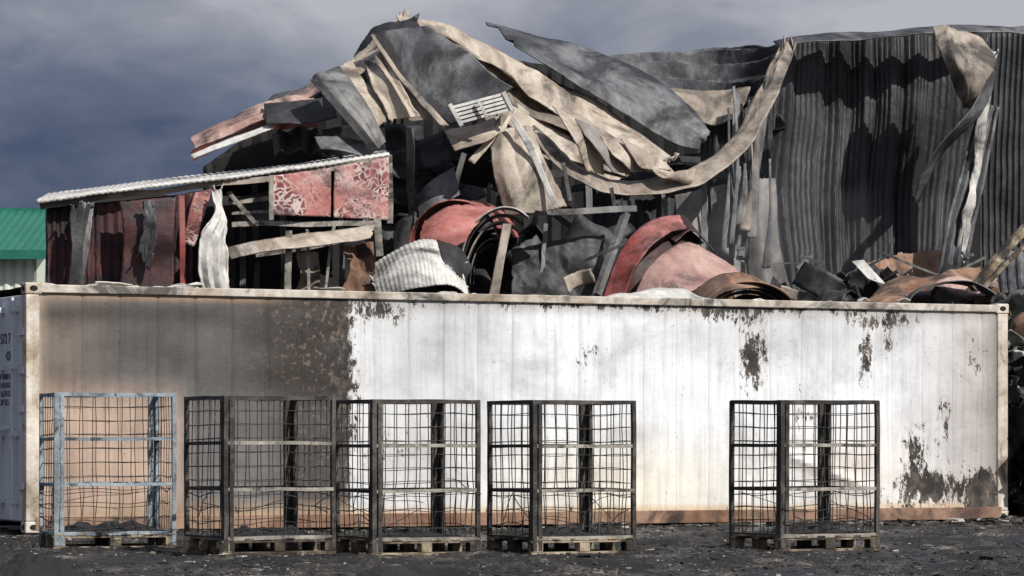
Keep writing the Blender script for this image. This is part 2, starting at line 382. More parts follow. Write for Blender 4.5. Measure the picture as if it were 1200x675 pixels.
# blistered speckle in the burnt zone
k2=ramp(n,[(.56,0),(.60,1)]); l.new(noise(n,l,v,17,6,.7),k2.inputs[0]); zone=math_(n,l,'MULTIPLY',math_(n,l,'SUBTRACT',sp.outputs[0],2.3),1.2,True)
c=mix(n,l,math_(n,l,'MULTIPLY',math_(n,l,'MULTIPLY',k2.outputs[0],zone),math_(n,l,'SUBTRACT',.55,math_(n,l,'MULTIPLY',e,.55))),c,(.20,.155,.12))
l.new(c,b.inputs['Base Color']); b.inputs['Roughness'].default_value=.62
nr=bump(n,l,fm.outputs[0],.5,-.006); nr=bump(n,l,noise(n,l,v,1.8,5,.55),.4,.06,nr); nr=bump(n,l,noise(n,l,v,30,4,.6),.2,.006,nr); l.new(nr,b.inputs['Normal'])
pan.data.materials.append(m)
a=Acc()
a.box((.10,-.005,2.49),(L_-.10,.12,2.575)); a.box((.10,W_-.12,2.47),(L_-.10,W_,2.575)); a.obj('top_rails',M['toprail'],con,bevel=.008)
a=Acc(); a.box((.10,-.01,.02),(L_-.10,.12,.165)); a.box((.10,W_-.12,.02),(L_-.10,W_,.165)); a.obj('bottom_rails',M['rust'],con,bevel=.006)
a=Acc()
for x in (0.002,L_-.15):
    for y in (0.0,W_-.15): a.box((x,y,.118),(x+.148,y+.15,2.472))
a.obj('corner_posts',M['post'],con,bevel=.015)
a=Acc(); ah=Acc()
for x in (-.006,L_-.172):
    for y in (-.006,W_-.156):
        for z in (0,2.474):
            a.box((x,y,z),(x+.178,y+.162,z+.118))
            yy=y-.001 if y<1 else y+.163
            cx=x+.089; k=len(ah.v)
            for q in range(14):
                an=q/14*6.283; ah.v.append(Vector((cx+.045*math.cos(an),yy-.001,z+.059+.03*math.sin(an))))
            ah.f.append(tuple(range(k,k+14)))
            xx=-.008 if x<1 else x+.18; k=len(ah.v)
            for q in range(14):
                an=q/14*6.283; ah.v.append(Vector((xx,y+.08+.04*math.cos(an),z+.059+.03*math.sin(an))))
            ah.f.append(tuple(range(k,k+14)))
a.obj('corner_castings',M['post'],con,bevel=.012); ah.obj('dark_hole_ovals',M['black'],con)  # flat black ovals paint the shade of the casting openings
G=[]
for j in range(21):
    row=[]
    for i in range(101):
        x=.06+(L_-.12)*i/100; y=.06+(W_-.12)*j/20; q=Vector((x,y,0))
        row.append(Vector((x,y,2.555+.03*mn.noise(q*.9)+.01*mn.noise(q*3))))
    G.append(row)
a=Acc(); a.grid(G); a.obj('roof',M['beige'],con,smooth=True)
a=Acc(); a.box((.12,W_-.06,.16),(L_-.12,W_-.02,2.47)); a.box((L_-.06,.14,.1),(L_-.02,W_-.14,2.5)); a.box((.13,.13,.1),(L_-.13,W_-.13,.16)); a.obj('back_and_end_walls',M['pale'],con)
a=Acc()
a.box((.02,.16,.12),(.08,1.215,2.47)); a.box((.02,1.225,.12),(.08,2.28,2.47)); a.obj('doors',M['doorpaint'],con,bevel=.01)
a=Acc()
for y in (.35,.85,1.55,2.1): a.tube([Vector((-.035,y,.14)),Vector((-.035,y,2.45))],.017,8)
for y in (.35,.85,1.55,2.1):
    for z in (.3,1.0,1.7,2.3): a.box((-.06,y-.05,z),(.019,y+.05,z+.06))
for z in (.45,1.25,2.05,1.65): a.box((-.012,.06,z),(.018,.26,z+.07))
a.box((-.07,.4,1.08),(-.04,.8,1.12)); a.box((-.07,1.6,1.08),(-.04,2.0,1.12))
a.obj('lock_rods',M['doorpaint'],con)
def text(body,y,z,size):
    cu=bpy.data.curves.new('lettering','FONT'); cu.body=body; cu.size=size; cu.extrude=.001
    t=bpy.data.objects.new('lettering',cu); scene.collection.objects.link(t); t.parent=con
    t.location=(.015,y,z); t.rotation_euler=(math.radians(90),0,math.radians(-90)); cu.materials.append(M['text']); return t
text('001572 7',1.15,1.98,.15); text('42R1',.75,1.80,.14)
text('MGW 30480 KG\nTARE 4310 KG\nNET 26170 KG\nCU.CAP 58.5',1.13,1.6,.09)
rz=Matrix.Translation(con.location)@Matrix.Rotation(TH,4,'Z')
a=Acc()
for _ in range(45):
    s=U(.5,11.8); y=U(.1,2.2); sz=U(.04,.18)
    pts=[[Vector((s+sz*(i-1)*U(.7,1.3),y+sz*(j-1)*.6,2.585+.02*R()*(1 if i!=1 else 2.5))) for i in range(3)] for j in range(3)]
    a.grid(surf(pts,6,5,crumple=.02,freq=4,jag=.1,seed=R()*99))
a.obj('roof_fragments',M['pale'],con,solid=.01)
G=[]
for j in range(13):
    row=[]
    for i in range(41):
        u=i/20-1; vv=j/6-1; r_=min(1,math.hypot(u,vv)); q=Vector((u*2,vv,3)); row.append(Vector((7.7+u*.75,.5+vv*.35,2.575+.12*(1-r_*r_)*(1+.6*mn.noise(q*1.5)))))
    G.append(row)
a=Acc(); a.grid(G); a.obj('blistered_roof_skin',M['pale'],con,smooth=True)

# ---------------------------------------------------------------- wire cages
def cage(px,d,ang,W,D,H,light=False,seed=0):
    e=empty('wire_mesh_cage',((px-600)/F*d,d,gz((px-600)/F*d,d)+.0),math.radians(ang))
    fr=Acc(); ral=Acc(); wi=Acc(); wo=Acc()
    b0=.135
    def post(x,y,r,lean=(0,0)):
        pts=[Vector((x+lean[0]*k/5+.006*mn.noise(Vector((x*9,k*.7,seed))),y+lean[1]*k/5+.006*mn.noise(Vector((y*9,k*.7,seed+3))),.03+(H-.03)*k/5)) for k in range(6)]
        fr.tube(pts,r,4)
    post(.0,.0,.021); post(.052,.0,.019); post(0,.05,.015)
    post(W,D,.024); post(W-.055,D,.022); post(W,D-.05,.018)
    post(0,D,.019); post(W,0,.019)
    def wob(p,am=.006):
        q=p*2.3+Vector((seed,seed,seed)); return p+Vector((mn.noise(q),mn.noise(q+Vector((9,0,0))),mn.noise(q+Vector((0,9,0)))*1.0))*am
    def rail(acc,a_,b_,r,am=.008,flat=None):
        pts=[wob(a_.lerp(b_,k/8),am) for k in range(9)]; acc.tube(pts,r,4,rx=flat)
    C=[Vector((0,0,0)),Vector((W,0,0)),Vector((W,D,0)),Vector((0,D,0))]
    hs=[b0,.55,.94,H-.015]
    for i in range(4):
        p,q=C[i],C[(i+1)%4]
        for k,z in enumerate(hs):
            zz=z*(H/1.34) if k in(1,2) else z
            acc=ral if (k in(1,2) and i in (0,)) or (k==0 and i==0) else fr
            rail(acc,p+Vector((0,0,zz)),q+Vector((0,0,zz)),.017 if k in(0,3) else .015)
        nwx=9 if i%2==0 else 7
        dirn=(q-p)
        for k in range(1,nwx):
            base=p+dirn*(k/nwx)
            pts=[wob(base+Vector((0,0,b0+(H-.03-b0)*s_/14)),.03 if s_<6 else .012) for s_ in range(15)]
            wi.tube(pts,.0034,4)
        nh=10
        for k in range(1,nh):
            z=b0+(H-b0)*k/nh
            pts=[wob(p+dirn*(s_/12)+Vector((0,0,z)),.06*(1 if k<4 else .35)) for s_ in range(13)]
            wi.tube(pts,.0034,4)
    for _ in range(6):
        i=random.randrange(4); p,q=C[i],C[(i+1)%4]; a_=p.lerp(q,U(0,.6))+Vector((0,0,U(.15,.5))); b_=p.lerp(q,U(.4,1))+Vector((0,0,U(.15,.6)))
        wi.tube([wob(a_.lerp(b_,k/8),.10) for k in range(9)],.003,4)
    for y in (.0,D/2-.05,D-.1): wo.box((-.03,y-.01,.095),(W+.03,y+.09,.118))
    nd=6
    for k in range(nd):
        if R()<.85: x=-.02+(W-.06)*k/(nd-1); wo.box((x,-.02,.1185),(x+.09,D+.02,.134))
    for x in (-.02,W/2-.05,W-.08):
        for y in (-.015,D/2-.05,D-.085): wo.box((x,y,.018),(x+.1,y+.1,.0945))
    for y in (-.01,D/2-.05,D-.08): wo.box((-.03,y,-.012),(W+.03,y+.09,.0175))
    fr.obj('frame',M['galv'] if light else M['cage'],e); ral.obj('mid_rails',M['galv'] if light else M['cagelight'],e)
    wi.obj('wire_mesh',M['wire'],e); wo.obj('pallet',M['wood'],e,bevel=.004)
    G=[]
    for j in range(17):
        row=[]
        for i in range(21):
            u=i/20;v_=j/16; q=Vector((u*5+seed*7,v_*4,seed)); ed=min(u,1-u,v_,1-v_)*4
            row.append(Vector((u*(W-.06)+.03,v_*(D-.06)+.03,.136+min(1,ed)*max(0,.05+.09*mn.noise(q)+.04*mn.noise(q*3)))))
        G.append(row)
    ac=Acc(); ac.grid(G); ac.obj('ash_residue',M['black'],e)
    return e
cage(66,29.3,17,1.07,.86,1.40,light=True,seed=1.3)
cage(264,27.7,29,1.01,.82,1.345,seed=2.7)
cage(438,28.0,26,.985,.80,1.335,seed=4.1)
cage(626,28.1,28,.985,.82,1.325,seed=5.9)
cage(916,28.5,28,1.0,.82,1.32,seed=7.7)

# ---------------------------------------------------------------- green roofed building
g=empty('green_roofed_building')
x0,x1,yb=-24.,-10.9,75.
eav,top=5.25,6.55
def corrG(p0,du,dv,L1,n_,amp):
    rows=[];k=n_*4
    nn=du.cross(dv).normalized()
    for v_ in (0,1):
        rows.append([p0+du*(L1*i/k)+dv*v_+nn*amp*(1 if (i%4)<2 else -1) for i in range(k+1)])
    return rows
a=Acc(); a.grid(corrG(Vector((x0,yb,0)),Vector((1,0,0)),Vector((0,0,eav)),x1-x0,55,.02)); a.obj('front_wall',M['cream'],g)
a=Acc(); a.grid(corrG(Vector((x0-.3,yb-.35,eav)),Vector((1,0,0)),Vector((0,5,top-eav)),x1-x0+.6,70,.015)); a.grid(corrG(Vector((x0-.3,yb+9.6,eav)),Vector((1,0,0)),Vector((0,-4.95,top-eav)),x1-x0+.6,70,.015)); a.obj('roof',M['green'],g,solid=.02)
a=Acc(); a.box((x0-.3,yb-.47,eav-.16),(x1+.3,yb-.37,eav+.05)); a.box((x0-.3,yb+4.55,top-.03),(x1+.3,yb+4.75,top+.06)); a.obj('gutter_and_ridge',M['green'],g)
a=Acc()
a.v=[Vector(t) for t in ((x1,yb+.03,0),(x1,yb+9.2,0),(x1,yb+9.2,eav),(x1,yb+4.62,top-.1),(x1,yb+.03,eav),(x0,yb+.03,0),(x0,yb+9.2,0),(x0,yb+9.2,eav),(x0,yb+4.62,top-.1),(x0,yb+.03,eav))]
a.f=[(0,1,2,3,4),(9,8,7,6,5),(1,6,7,2)]; a.obj('gable_walls',M['cream'],g)

# ---------------------------------------------------------------- burnt lean-to shed
sh=empty('burnt_shed')
def beam(acc,a_,b_,w_=.06,h_=None,n_=4,sag=0.0):
    a_=a_ if isinstance(a_,Vector) else P(*a_); b_=b_ if isinstance(b_,Vector) else P(*b_)
    pts=[]
    for k in range(9):
        t=k/8; p=a_.lerp(b_,t); p.z-=sag*4*t*(1-t); pts.append(p+Vector((mn.noise(p*1.3),mn.noise(p*1.3+Vector((7,7,7))),mn.noise(p*1.3+Vector((3,9,1)))))*min(.05,(b_-a_).length*.02))
    acc.tube(pts,h_ or w_,n_,rx=w_)
def gp(px,d): p=P(px,516,d); p.z=0; return p
sheet('roof',[[(43,237,42.6),(180,219,43),(320,202,43.6),(457,182,44.2)],[(56,229,48),(190,212,48.4),(330,196,48.8),(452,178,49.2)]],'pale',sh,nu=240,nv=12,crumple=.015,corr=(.005,58,'u'),jag=.006,solid=.045)
a=Acc(); beam(a,(50,241,42.75),(320,208,43.65),.04,.04); beam(a,(318,206,43.7),(456,188,44.2),.04,.04); a.obj('eaves_beam',M['beige2'],sh)
sheet('red_front_wall',[[(56,243,42.9),(130,236,43.1),(226,226,43.3)],[(56,345,42.9),(130,345,43.1),(226,345,43.3)]],'maroon',sh,nu=60,nv=30,crumple=.04,corr=(.012,14,'u'),jag=.01)
def vwall(name,pxs,ytops,ds,mat,**kw):
    top=[P(x,y,d) for x,y,d in zip(pxs,ytops,ds)]; bot=[Vector((p.x,p.y,0.0)) for p in top]; mid=[(p+q)/2 for p,q in zip(top,bot)]
    return sheet(name,[top,mid,bot],mat,sh,**kw)
vwall('lower_front_wall',[56,130,226],[330,330,330],[42.95,43.15,43.35],'maroon',nu=30,nv=10,crumple=.03)
vwall('left_wall',[56,62],[240,232],[42.9,48],'maroon',nu=20,nv=20,crumple=.03)
sheet('hanging_grey_panel',[[(80,240,42.6),(106,238,42.6)],[(84,300,42.55),(98,290,42.6)],[(78,345,42.6),(96,345,42.6)]],'char',sh,nu=14,nv=24,crumple=.06,jag=.1)
sheet('ashen_drip',[[(92,236,42.75),(110,236,42.75)],[(94,270,42.72),(106,275,42.72)],[(90,330,42.7),(98,340,42.7)]],'grey',sh,nu=14,nv=24,crumple=.05,jag=.15)
sheet('ashen_drip_b',[[(168,236,42.6),(180,234,42.6)],[(166,270,42.6),(184,275,42.6)],[(160,300,42.6),(176,320,42.6)]],'slate',sh,nu=14,nv=24,crumple=.05,jag=.15)
sheet('ashen_panel',[[(140,236,42.75),(206,230,42.8)],[(144,280,42.7),(204,282,42.75)],[(140,345,42.7),(204,345,42.8)]],'maroon',sh,nu=20,nv=24,crumple=.07)
a=Acc(); beam(a,(214,230,43.0),(214,340,43.0),.035); a.obj('red_posts',M['red'],sh)
sheet('blistered_panel',[[(318,206,43.5),(388,197,43.8)],[(318,252,43.5),(388,254,43.8)]],'crackle',sh,nu=30,nv=24,crumple=.02,jag=.01)
sheet('blistered_panel_b',[[(392,196,43.8),(456,184,44.1)],[(391,255,43.8),(455,258,44.1)]],'crackle',sh,nu=30,nv=24,crumple=.02,jag=.01)
sheet('edge_cladding',[[(228,224,43.2),(248,220,43.2)],[(222,245,43.1),(240,250,43.1)],[(214,285,43.1),(228,290,43.1)]],'crackle',sh,nu=14,nv=24,crumple=.05)
sheet('torn_white_sheet',[[(250,222,43),(262,220,43.1)],[(254,250,42.8),(272,262,43)],[(238,272,42.7),(270,285,42.9)],[(232,310,42.75),(270,315,42.9)],[(240,345,42.8),(272,345,42.9)]],'pale',sh,nu=24,nv=50,crumple=.10,freq=1.4,jag=.05,fold=(.08,2,'u'))
a=Acc()
for (p,q,w_) in (((272,262,43.6),(440,262,44),.035),((300,300,43.8),(430,276,44),.03),((338,270,43.5),(338,345,43.5),.045),((360,268,43.7),(362,345,43.7),.02),
    ((392,262,43.8),(380,345,43.8),.02),((442,256,44),(446,300,44),.05),((268,225,43.6),(300,262,43.6),.03),((318,205,43.5),(318,258,43.5),.03),((457,182,44.2),(457,262,44.2),.04),((268,238,43.7),(318,232,43.8),.03),((272,250,43.8),(318,248,43.8),.02)):
    beam(a,p,q,w_)
a.obj('frame_members',M['cagelight'],sh)
sheet('fallen_ceiling_strip',[[(262,290,43.2),(350,272,43.5),(440,262,43.8)],[(270,302,43),(350,290,43.3),(436,276,43.6)]],'beige',sh,nu=40,nv=8,crumple=.05)
sheet('tan_drape',[[(398,285,44.2),(436,278,44.2)],[(410,310,44),(440,315,44)],[(395,350,44),(438,350,44)]],'rust',sh,nu=20,nv=24,crumple=.15,freq=1.5)
sheet('tan_drape_b',[[(345,292,44.4),(372,290,44.4)],[(352,318,44.2),(375,320,44.2)],[(345,350,44.3),(372,350,44.3)]],'beige2',sh,nu=20,nv=24,crumple=.15,freq=1.5)
vwall('back_wall',[58,250,455],[232,222,190],[49,49.3,49.6],'black',nu=30,nv=12,crumple=.05)
a=Acc()
for px,yt,d in ((270,225,46),(300,215,46.5),(330,212,47),(400,200,47),(430,195,46.5),(285,240,45)): beam(a,P(px,yt,d),gp(px+U(-5,5),d),.04)
a.obj('inner_posts',M['grey'],sh)
sheet('grey_inner_sheet',[[(272,232,44.6),(318,222,44.9)],[(275,262,44.5),(318,258,44.9)]],'slate',sh,nu=20,nv=16,crumple=.08)

# ---------------------------------------------------------------- burnt warehouse
wh=empty('burnt_warehouse')
S=lambda nm,rows,mat,**kw: sheet(nm,rows,mat,wh,**kw)
def poly_wall(name,pts,mat):
    top=[P(x,y,d) for x,y,d in pts]; bot=[Vector((p.x,p.y,0)) for p in top]
    return S(name,[top,[(p+q)/2 for p,q in zip(top,bot)],bot],mat,nu=160,nv=40,crumple=.08,corr=(.03,110,'u'),jag=.0)
poly_wall('rear_wall',[(238,195,57),(310,145,57),(430,70,57),(480,45,57),(560,62,57),(640,75,57),(720,78,57),(830,70,57),(920,62,57),(1060,55,57),(1200,45,57),(1300,40,57)],'black')
S('right_wall_cladding',[[(918,50,51.5),(990,44,51.8),(1070,38,52.1),(1160,32,52.5)],[(915,130,51.3),(990,130,51.8),(1070,125,51.8),(1155,120,52.5)],[(905,230,51.2),(985,225,51.6),(1062,225,52.0),(1142,225,52.4)],[(925,365,50.8),(990,365,51.3),(1060,365,51.6),(1125,365,52)]],'wall',nu=420,nv=50,crumple=.07,freq=.5,corr=(.008,46,'u'),fold=(.18,8,'u'),jag=.008)
S('right_wall_far_bay',[[(1160,34,53.6),(1240,30,54)],[(1150,200,53.6),(1240,200,54)],[(1150,365,53.6),(1240,365,54)]],'char',nu=90,nv=30,crumple=.05,corr=(.02,13,'u'),jag=.0)
S('wall_base_scorched',[[(985,322,50.9),(1040,300,51.1),(1120,290,51.5)],[(990,368,50.7),(1050,368,50.9),(1125,368,51.4)]],'rust',nu=80,nv=14,crumple=.07,jag=.12,corr=(.009,18,'u'))
S('roof_verge_right',[[(905,46,51.2),(1000,38,51.5),(1100,29,51.6),(1240,30,52.6)],[(915,52,50.8),(1000,45,51.0),(1100,37,51.2),(1240,38,52.4)]],'slate',nu=80,nv=6,crumple=.04)
S('torn_roof_back',[[(700,66,54),(760,56,54),(840,52,54),(925,45,53)],[(715,84,53.5),(780,80,53.5),(850,84,53.4),(920,66,52.6)],[(735,110,53),(800,120,53),(860,118,53),(910,100,52.3)]],'slate',nu=90,nv=30,crumple=.09,freq=.7,fold=(.16,3,'v'))
S('roof_sag_lit',[[(770,100,52.6),(820,104,52.6),(880,100,52.4)],[(780,112,52.2),(830,128,52.2),(870,126,52.2)],[(800,125,52),(835,145,52),(855,140,52)]],'beige2',nu=40,nv=16,crumple=.06)
S('inner_cladding_a',[[(830,70,53.8),(870,72,53.8),(920,66,53.4)],[(820,170,53.6),(868,170,53.2),(915,160,53.4)],[(815,250,53.6),(866,250,53.4),(905,250,53.4)]],'wall',nu=120,nv=30,crumple=.05,corr=(.014,14,'u'),fold=(.12,3,'u'))
S('inner_cladding_b',[[(690,200,54),(760,195,54),(830,190,54)],[(690,350,54),(760,350,54),(830,350,54)]],'wall',nu=120,nv=24,crumple=.06,corr=(.014,16,'u'),fold=(.12,4,'u'))
S('peeled_patch',[[(1094,26,50.6),(1120,30,50.6),(1152,44,50.8)],[(1102,60,50.1),(1130,66,50.0),(1166,72,50.6)],[(1112,95,50.2),(1135,98,50.0),(1152,100,50.4)],[(1126,122,50.6),(1132,128,50.6),(1140,128,50.6)]],'beige2',nu=30,nv=40,crumple=.05,fold=(.05,1.5,'u'))
S('edge_strip',[[(1160,60,50.8),(1170,60,50.8)],[(1152,120,50.6),(1162,125,50.8)],[(1140,200,50.7),(1148,205,50.7)],[(1132,250,50.6),(1142,250,50.8)],[(1122,310,50.8),(1131,310,50.8)]],'pale',nu=6,nv=70,crumple=.06,freq=1.8,jag=.15)
S('curled_strip',[[(1162,80,50.5),(1170,82,50.8)],[(1138,130,50.3),(1150,136,50.5)],[(1096,178,50.1),(1106,184,50.5)],[(1080,205,50.2),(1090,212,50.4)],[(1074,235,50.3),(1080,238,50.5)]],'slate',nu=12,nv=60,crumple=.05)
S('corrugated_drape',[[(1150,120,50.9),(1172,125,50.9)],[(1120,230,50.7),(1150,235,50.9)],[(1095,345,50.6),(1128,350,50.8)]],'slate',nu=24,nv=50,crumple=.06,corr=(.03,3,'u'))
S('hanging_ribbon',[[(628,140,48.2),(662,176,48),(700,198,48),(742,207,48.2),(795,198,48.6),(846,168,49),(880,118,49.4),(898,80,49.8),(916,44,50.4)],[(622,154,47.9),(655,190,47.6),(696,216,47.6),(742,225,47.8),(802,218,48.2),(860,186,48.6),(898,132,49),(917,90,49.5),(932,46,50.2)]],'beige2',nu=140,nv=8,crumple=.07,jag=.05,solid=.02,fold=(.05,1.4,'v'))
S('ribbon_tail',[[(900,88,49.6),(914,88,49.7)],[(888,140,49.4),(898,145,49.6)],[(882,200,49.4),(890,205,49.6)],[(872,300,49.4),(879,305,49.6)]],'grey',nu=6,nv=50,crumple=.04)
# big pale draped roof skin: broad overlapping sheets sweeping down from the peak
def L2(a,b,t): return (a[0]+(b[0]-a[0])*t,a[1]+(b[1]-a[1])*t)
A0=[(474,12),(545,36),(598,62),(652,92),(714,126),(794,184)]
A1=[(452,48),(512,88),(552,118),(592,152),(644,184),(720,210)]
NL=4
S('roof_skin_base',[[(*L2(p,q,t),48.9+.25*i-.7*t) for i,(p,q) in enumerate(zip(A0,A1))] for t in (0,.5,1)],'beige',nu=140,nv=40,crumple=.07,freq=.8,fold=(.10,4,'v'),jag=.02)
mats_=['beige','beige2','beige','beige']
for k in range(NL):
    t0=k/NL; t1=min(1.05,t0+1.3/NL)
    sh_=[U(-.05,.05) for _ in A0]
    rows=[]
    for jj,(t,dd) in enumerate(((t0,.10),((t0+t1)/2,-.04),(t1,-.16))):
        rows.append([(*L2(p,q,min(1.1,max(0,t+sh_[i]*(1+jj*.6)))),48.55+.25*i-.7*t+dd+(.10*math.sin(i*1.9+k*2.1))) for i,(p,q) in enumerate(zip(A0,A1))])
    S('roof_skin_sheet',rows,mats_[k],nu=150,nv=24,crumple=.075,freq=.9,jag=.03,fold=(.06,1.3,'v'))
# fan of pleats torn along the lower edge
for k in range(5):
    x=648+26*k; y=124+13*k
    S('hanging_pleat',[[(x,y,47.7+.12*k),(x+28,y+12,47.9+.12*k)],[(x+22,y+30,47.45+.12*k),(x+56,y+36,47.9+.12*k)],[(x+U(34,44),204+U(-4,4),47.7+.12*k),(x+U(60,68),205-2*k,48.0+.12*k)]],['beige','lining','beige','beige2','beige'][k],nu=16,nv=40,crumple=.05,jag=.04)
S('dark_roof_sheet',[[(570,22,50.5),(640,42,50.6),(705,58,50.8),(770,90,51),(812,124,51),(832,152,50.8)],[(592,42,49.9),(648,66,49.9),(706,90,50.1),(762,120,50.3),(802,146,50.5),(830,162,50.6)],[(604,52,49.4),(655,80,49.4),(700,108,49.6),(748,138,49.9),(792,164,50.2),(822,172,50.4)]],'slate',nu=140,nv=40,crumple=.05,freq=.6,jag=.02,fold=(.07,2,'v'))
S('tilted_dark_panel',[[(434,40,46.4),(468,33,46.4),(500,30,46.5)],[(468,88,46),(510,76,46),(552,64,46)],[(498,120,45.9),(540,108,45.9),(578,88,45.9)],[(528,146,45.8),(565,130,45.8),(602,102,45.9)]],'slate',nu=60,nv=50,crumple=.03,jag=.01,solid=.05)
S('panel_brown_edge',[[(434,40,46.3),(434,46,46.2)],[(476,97,45.8),(473,102,45.7)],[(528,148,45.6),(523,153,45.5)]],'beige2',nu=6,nv=40,crumple=.04,jag=.1)
S('louvre_back',[[(528,124,45.3),(592,108,45.5)],[(540,146,45.2),(600,128,45.4)]],'char',nu=12,nv=8,crumple=.02)
a=Acc()
for k in range(5):
    t=k/4; beam(a,(529+10*t,126+18*t,45.15),(588+10*t,111+17*t,45.35),.05,.02)
beam(a,(527,122,45.1),(541,148,45.1),.03); beam(a,(590,108,45.3),(601,130,45.3),.03); beam(a,(560,117,45.1),(571,138,45.1),.02)
a.obj('louvre_slats',M['pale'],wh)
S('plate_under_louvre',[[(520,152,45.6),(560,144,45.6),(604,126,45.8)],[(532,176,45.3),(570,164,45.3),(594,150,45.6)]],'beige',nu=30,nv=14,crumple=.03)
S('hanging_buff_panel',[[(572,154,46),(600,148,46),(624,148,46)],[(578,200,45.7),(606,195,45.6),(640,190,45.8)],[(592,252,45.7),(625,250,45.7),(666,242,45.9)]],'beige',nu=36,nv=50,crumple=.05,solid=.04,fold=(.05,2,'u'))
S('narrow_strip_a',[[(588,132,45.6),(596,132,45.7)],[(572,160,45.5),(580,163,45.5)],[(548,188,45.4),(556,192,45.4)]],'beige',nu=6,nv=24,crumple=.03)
S('narrow_strip_b',[[(598,140,45.8),(604,136,45.8)],[(618,175,45.6),(626,172,45.6)],[(636,215,45.6),(642,212,45.6)],[(650,245,45.6),(656,245,45.6)]],'pale',nu=6,nv=30,crumple=.03)
# left shoulder
S('left_verge_upper',[[(221,160,46.5),(262,138,46.7),(310,118,47),(365,104,47.4)],[(228,172,45.9),(270,152,46),(315,134,46.3),(372,124,46.8)]],'pink',nu=70,nv=12,crumple=.05,jag=.04,fold=(.06,2,'v'))
S('left_verge_lower',[[(224,186,46.2),(262,170,46.3),(320,150,46.6),(372,146,47)],[(222,176,46),(266,156,46.1),(318,136,46.4),(372,128,46.8)]],'red',nu=60,nv=10,crumple=.05)
S('left_verge_strip',[[(222,180,45.8),(270,160,45.9),(320,145,46.2)],[(224,184,45.7),(272,166,45.8),(322,150,46.1)]],'pale',nu=40,nv=4,crumple=.03,jag=.05)
S('shoulder_roof',[[(300,120,48),(360,94,48),(410,70,48),(436,44,47.8)],[(310,138,47.2),(372,114,47.2),(420,92,47.2),(452,74,47)]],'slate',nu=70,nv=24,crumple=.08,freq=1.0,fold=(.1,3,'u'))
S('shoulder_roof_pink',[[(305,122,47.7),(352,100,47.7),(398,78,47.7)],[(318,130,47.1),(366,108,47.1),(408,86,47.1)]],'pink',nu=60,nv=12,crumple=.07,freq=1.2,jag=.05)
S('shoulder_sheet_dark',[[(308,118,46.6),(345,116,46.5),(388,110,46.6)],[(312,142,46),(350,142,46),(396,136,46.2)]],'char',nu=40,nv=16,crumple=.05)
S('folded_grey_sheet',[[(362,92,46),(380,82,46),(398,78,46.2)],[(385,118,45.5),(402,108,45.5),(416,100,45.8)],[(412,150,45.4),(428,140,45.4),(436,130,45.6)],[(436,178,45.4),(448,172,45.4),(452,166,45.6)]],'grey',nu=30,nv=50,crumple=.04,fold=(.07,1.5,'u'))
S('folded_grey_sheet_b',[[(396,76,46.4),(414,64,46.6)],[(404,104,45.9),(426,92,46.2)],[(432,130,45.7),(446,118,46)],[(440,150,45.6),(454,140,45.8)]],'beige',nu=16,nv=40,crumple=.05)
S('crest_dark',[[(408,78,47.4),(424,52,47.4),(440,28,47.4),(470,18,47.4),(486,16,47.3)],[(424,96,46.9),(436,70,46.9),(450,48,46.9),(474,34,46.9),(492,30,46.9)]],'char',nu=50,nv=20,crumple=.09,freq=1.4,jag=.05)
S('crest_beige',[[(398,82,46.9),(418,60,46.9),(436,44,46.9)],[(414,98,46.5),(430,80,46.5),(444,60,46.5)]],'beige',nu=30,nv=16,crumple=.06,freq=1.5,jag=.05)
S('white_fold_a',[[(426,68,46.3),(452,60,46.3)],[(436,98,45.9),(468,92,46)],[(448,118,45.8),(486,124,45.9)],[(456,140,45.8),(494,136,45.9)]],'beige',nu=24,nv=40,crumple=.05,fold=(.06,1.4,'u'))
S('white_fold_b',[[(450,70,46.5),(470,76,46.4)],[(468,108,46.1),(498,104,46.1)],[(480,142,46),(522,140,46)]],'beige2',nu=20,nv=40,crumple=.05,fold=(.06,1.4,'u'))
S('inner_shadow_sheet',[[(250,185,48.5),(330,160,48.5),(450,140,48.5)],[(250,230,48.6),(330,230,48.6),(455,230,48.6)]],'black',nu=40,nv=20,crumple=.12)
S('interior_grey_sheet',[[(368,158,45.6),(400,158,45.6),(436,166,45.8)],[(376,172,45.4),(404,176,45.4),(440,182,45.6)]],'slate',nu=30,nv=10,crumple=.05)
S('interior_dark_fold',[[(318,150,46.6),(360,148,46.6),(400,158,46.6)],[(322,176,46.3),(362,178,46.3),(402,184,46.3)]],'char',nu=40,nv=14,crumple=.08,fold=(.1,4,'u'))
S('interior_bent_sheet',[[(484,232,46),(505,212,46),(532,196,46.2)],[(492,262,45.7),(515,240,45.7),(540,226,45.9)]],'slate',nu=30,nv=20,crumple=.05)
S('interior_bent_sheet_b',[[(462,262,46.2),(486,250,46)],[(458,300,46),(484,290,45.8)]],'grey',nu=16,nv=20,crumple=.06,jag=.08)
a=Acc()
for (p,q,w_) in (((660,190,47),(668,236,47),.03),((716,220,47.6),(722,250,47.6),.03),((775,216,49),(780,250,49),.03),((826,190,49.3),(824,330,49.3),.04),((862,110,50),(862,320,49.2),.05),((480,150,47),(484,330,47),.06),
    ((545,180,47.5),(520,260,47.5),.04),((905,90,50.6),(868,300,49.2),.04),((690,215,49),(690,350,49),.05),((600,250,46),(745,246,46.5),.045),((640,262,46.5),(632,345,46.5),.03),((735,246,46.5),(700,345,46),.05)):
    beam(a,p,q,w_)
a.obj('bent_columns',M['grey'],wh)
a=Acc()
for x in (300,480,690,900,1060,1190):
    p=P(x,90 if x>400 else 200,55.5); beam(a,p,Vector((p.x,p.y,0)),.1)
for k in range(8):
    beam(a,P(U(460,900),U(170,240),U(51,55)),P(U(460,900),U(170,300),U(51,55)),U(.02,.07))
a.obj('steel_frame',M['char'],wh)
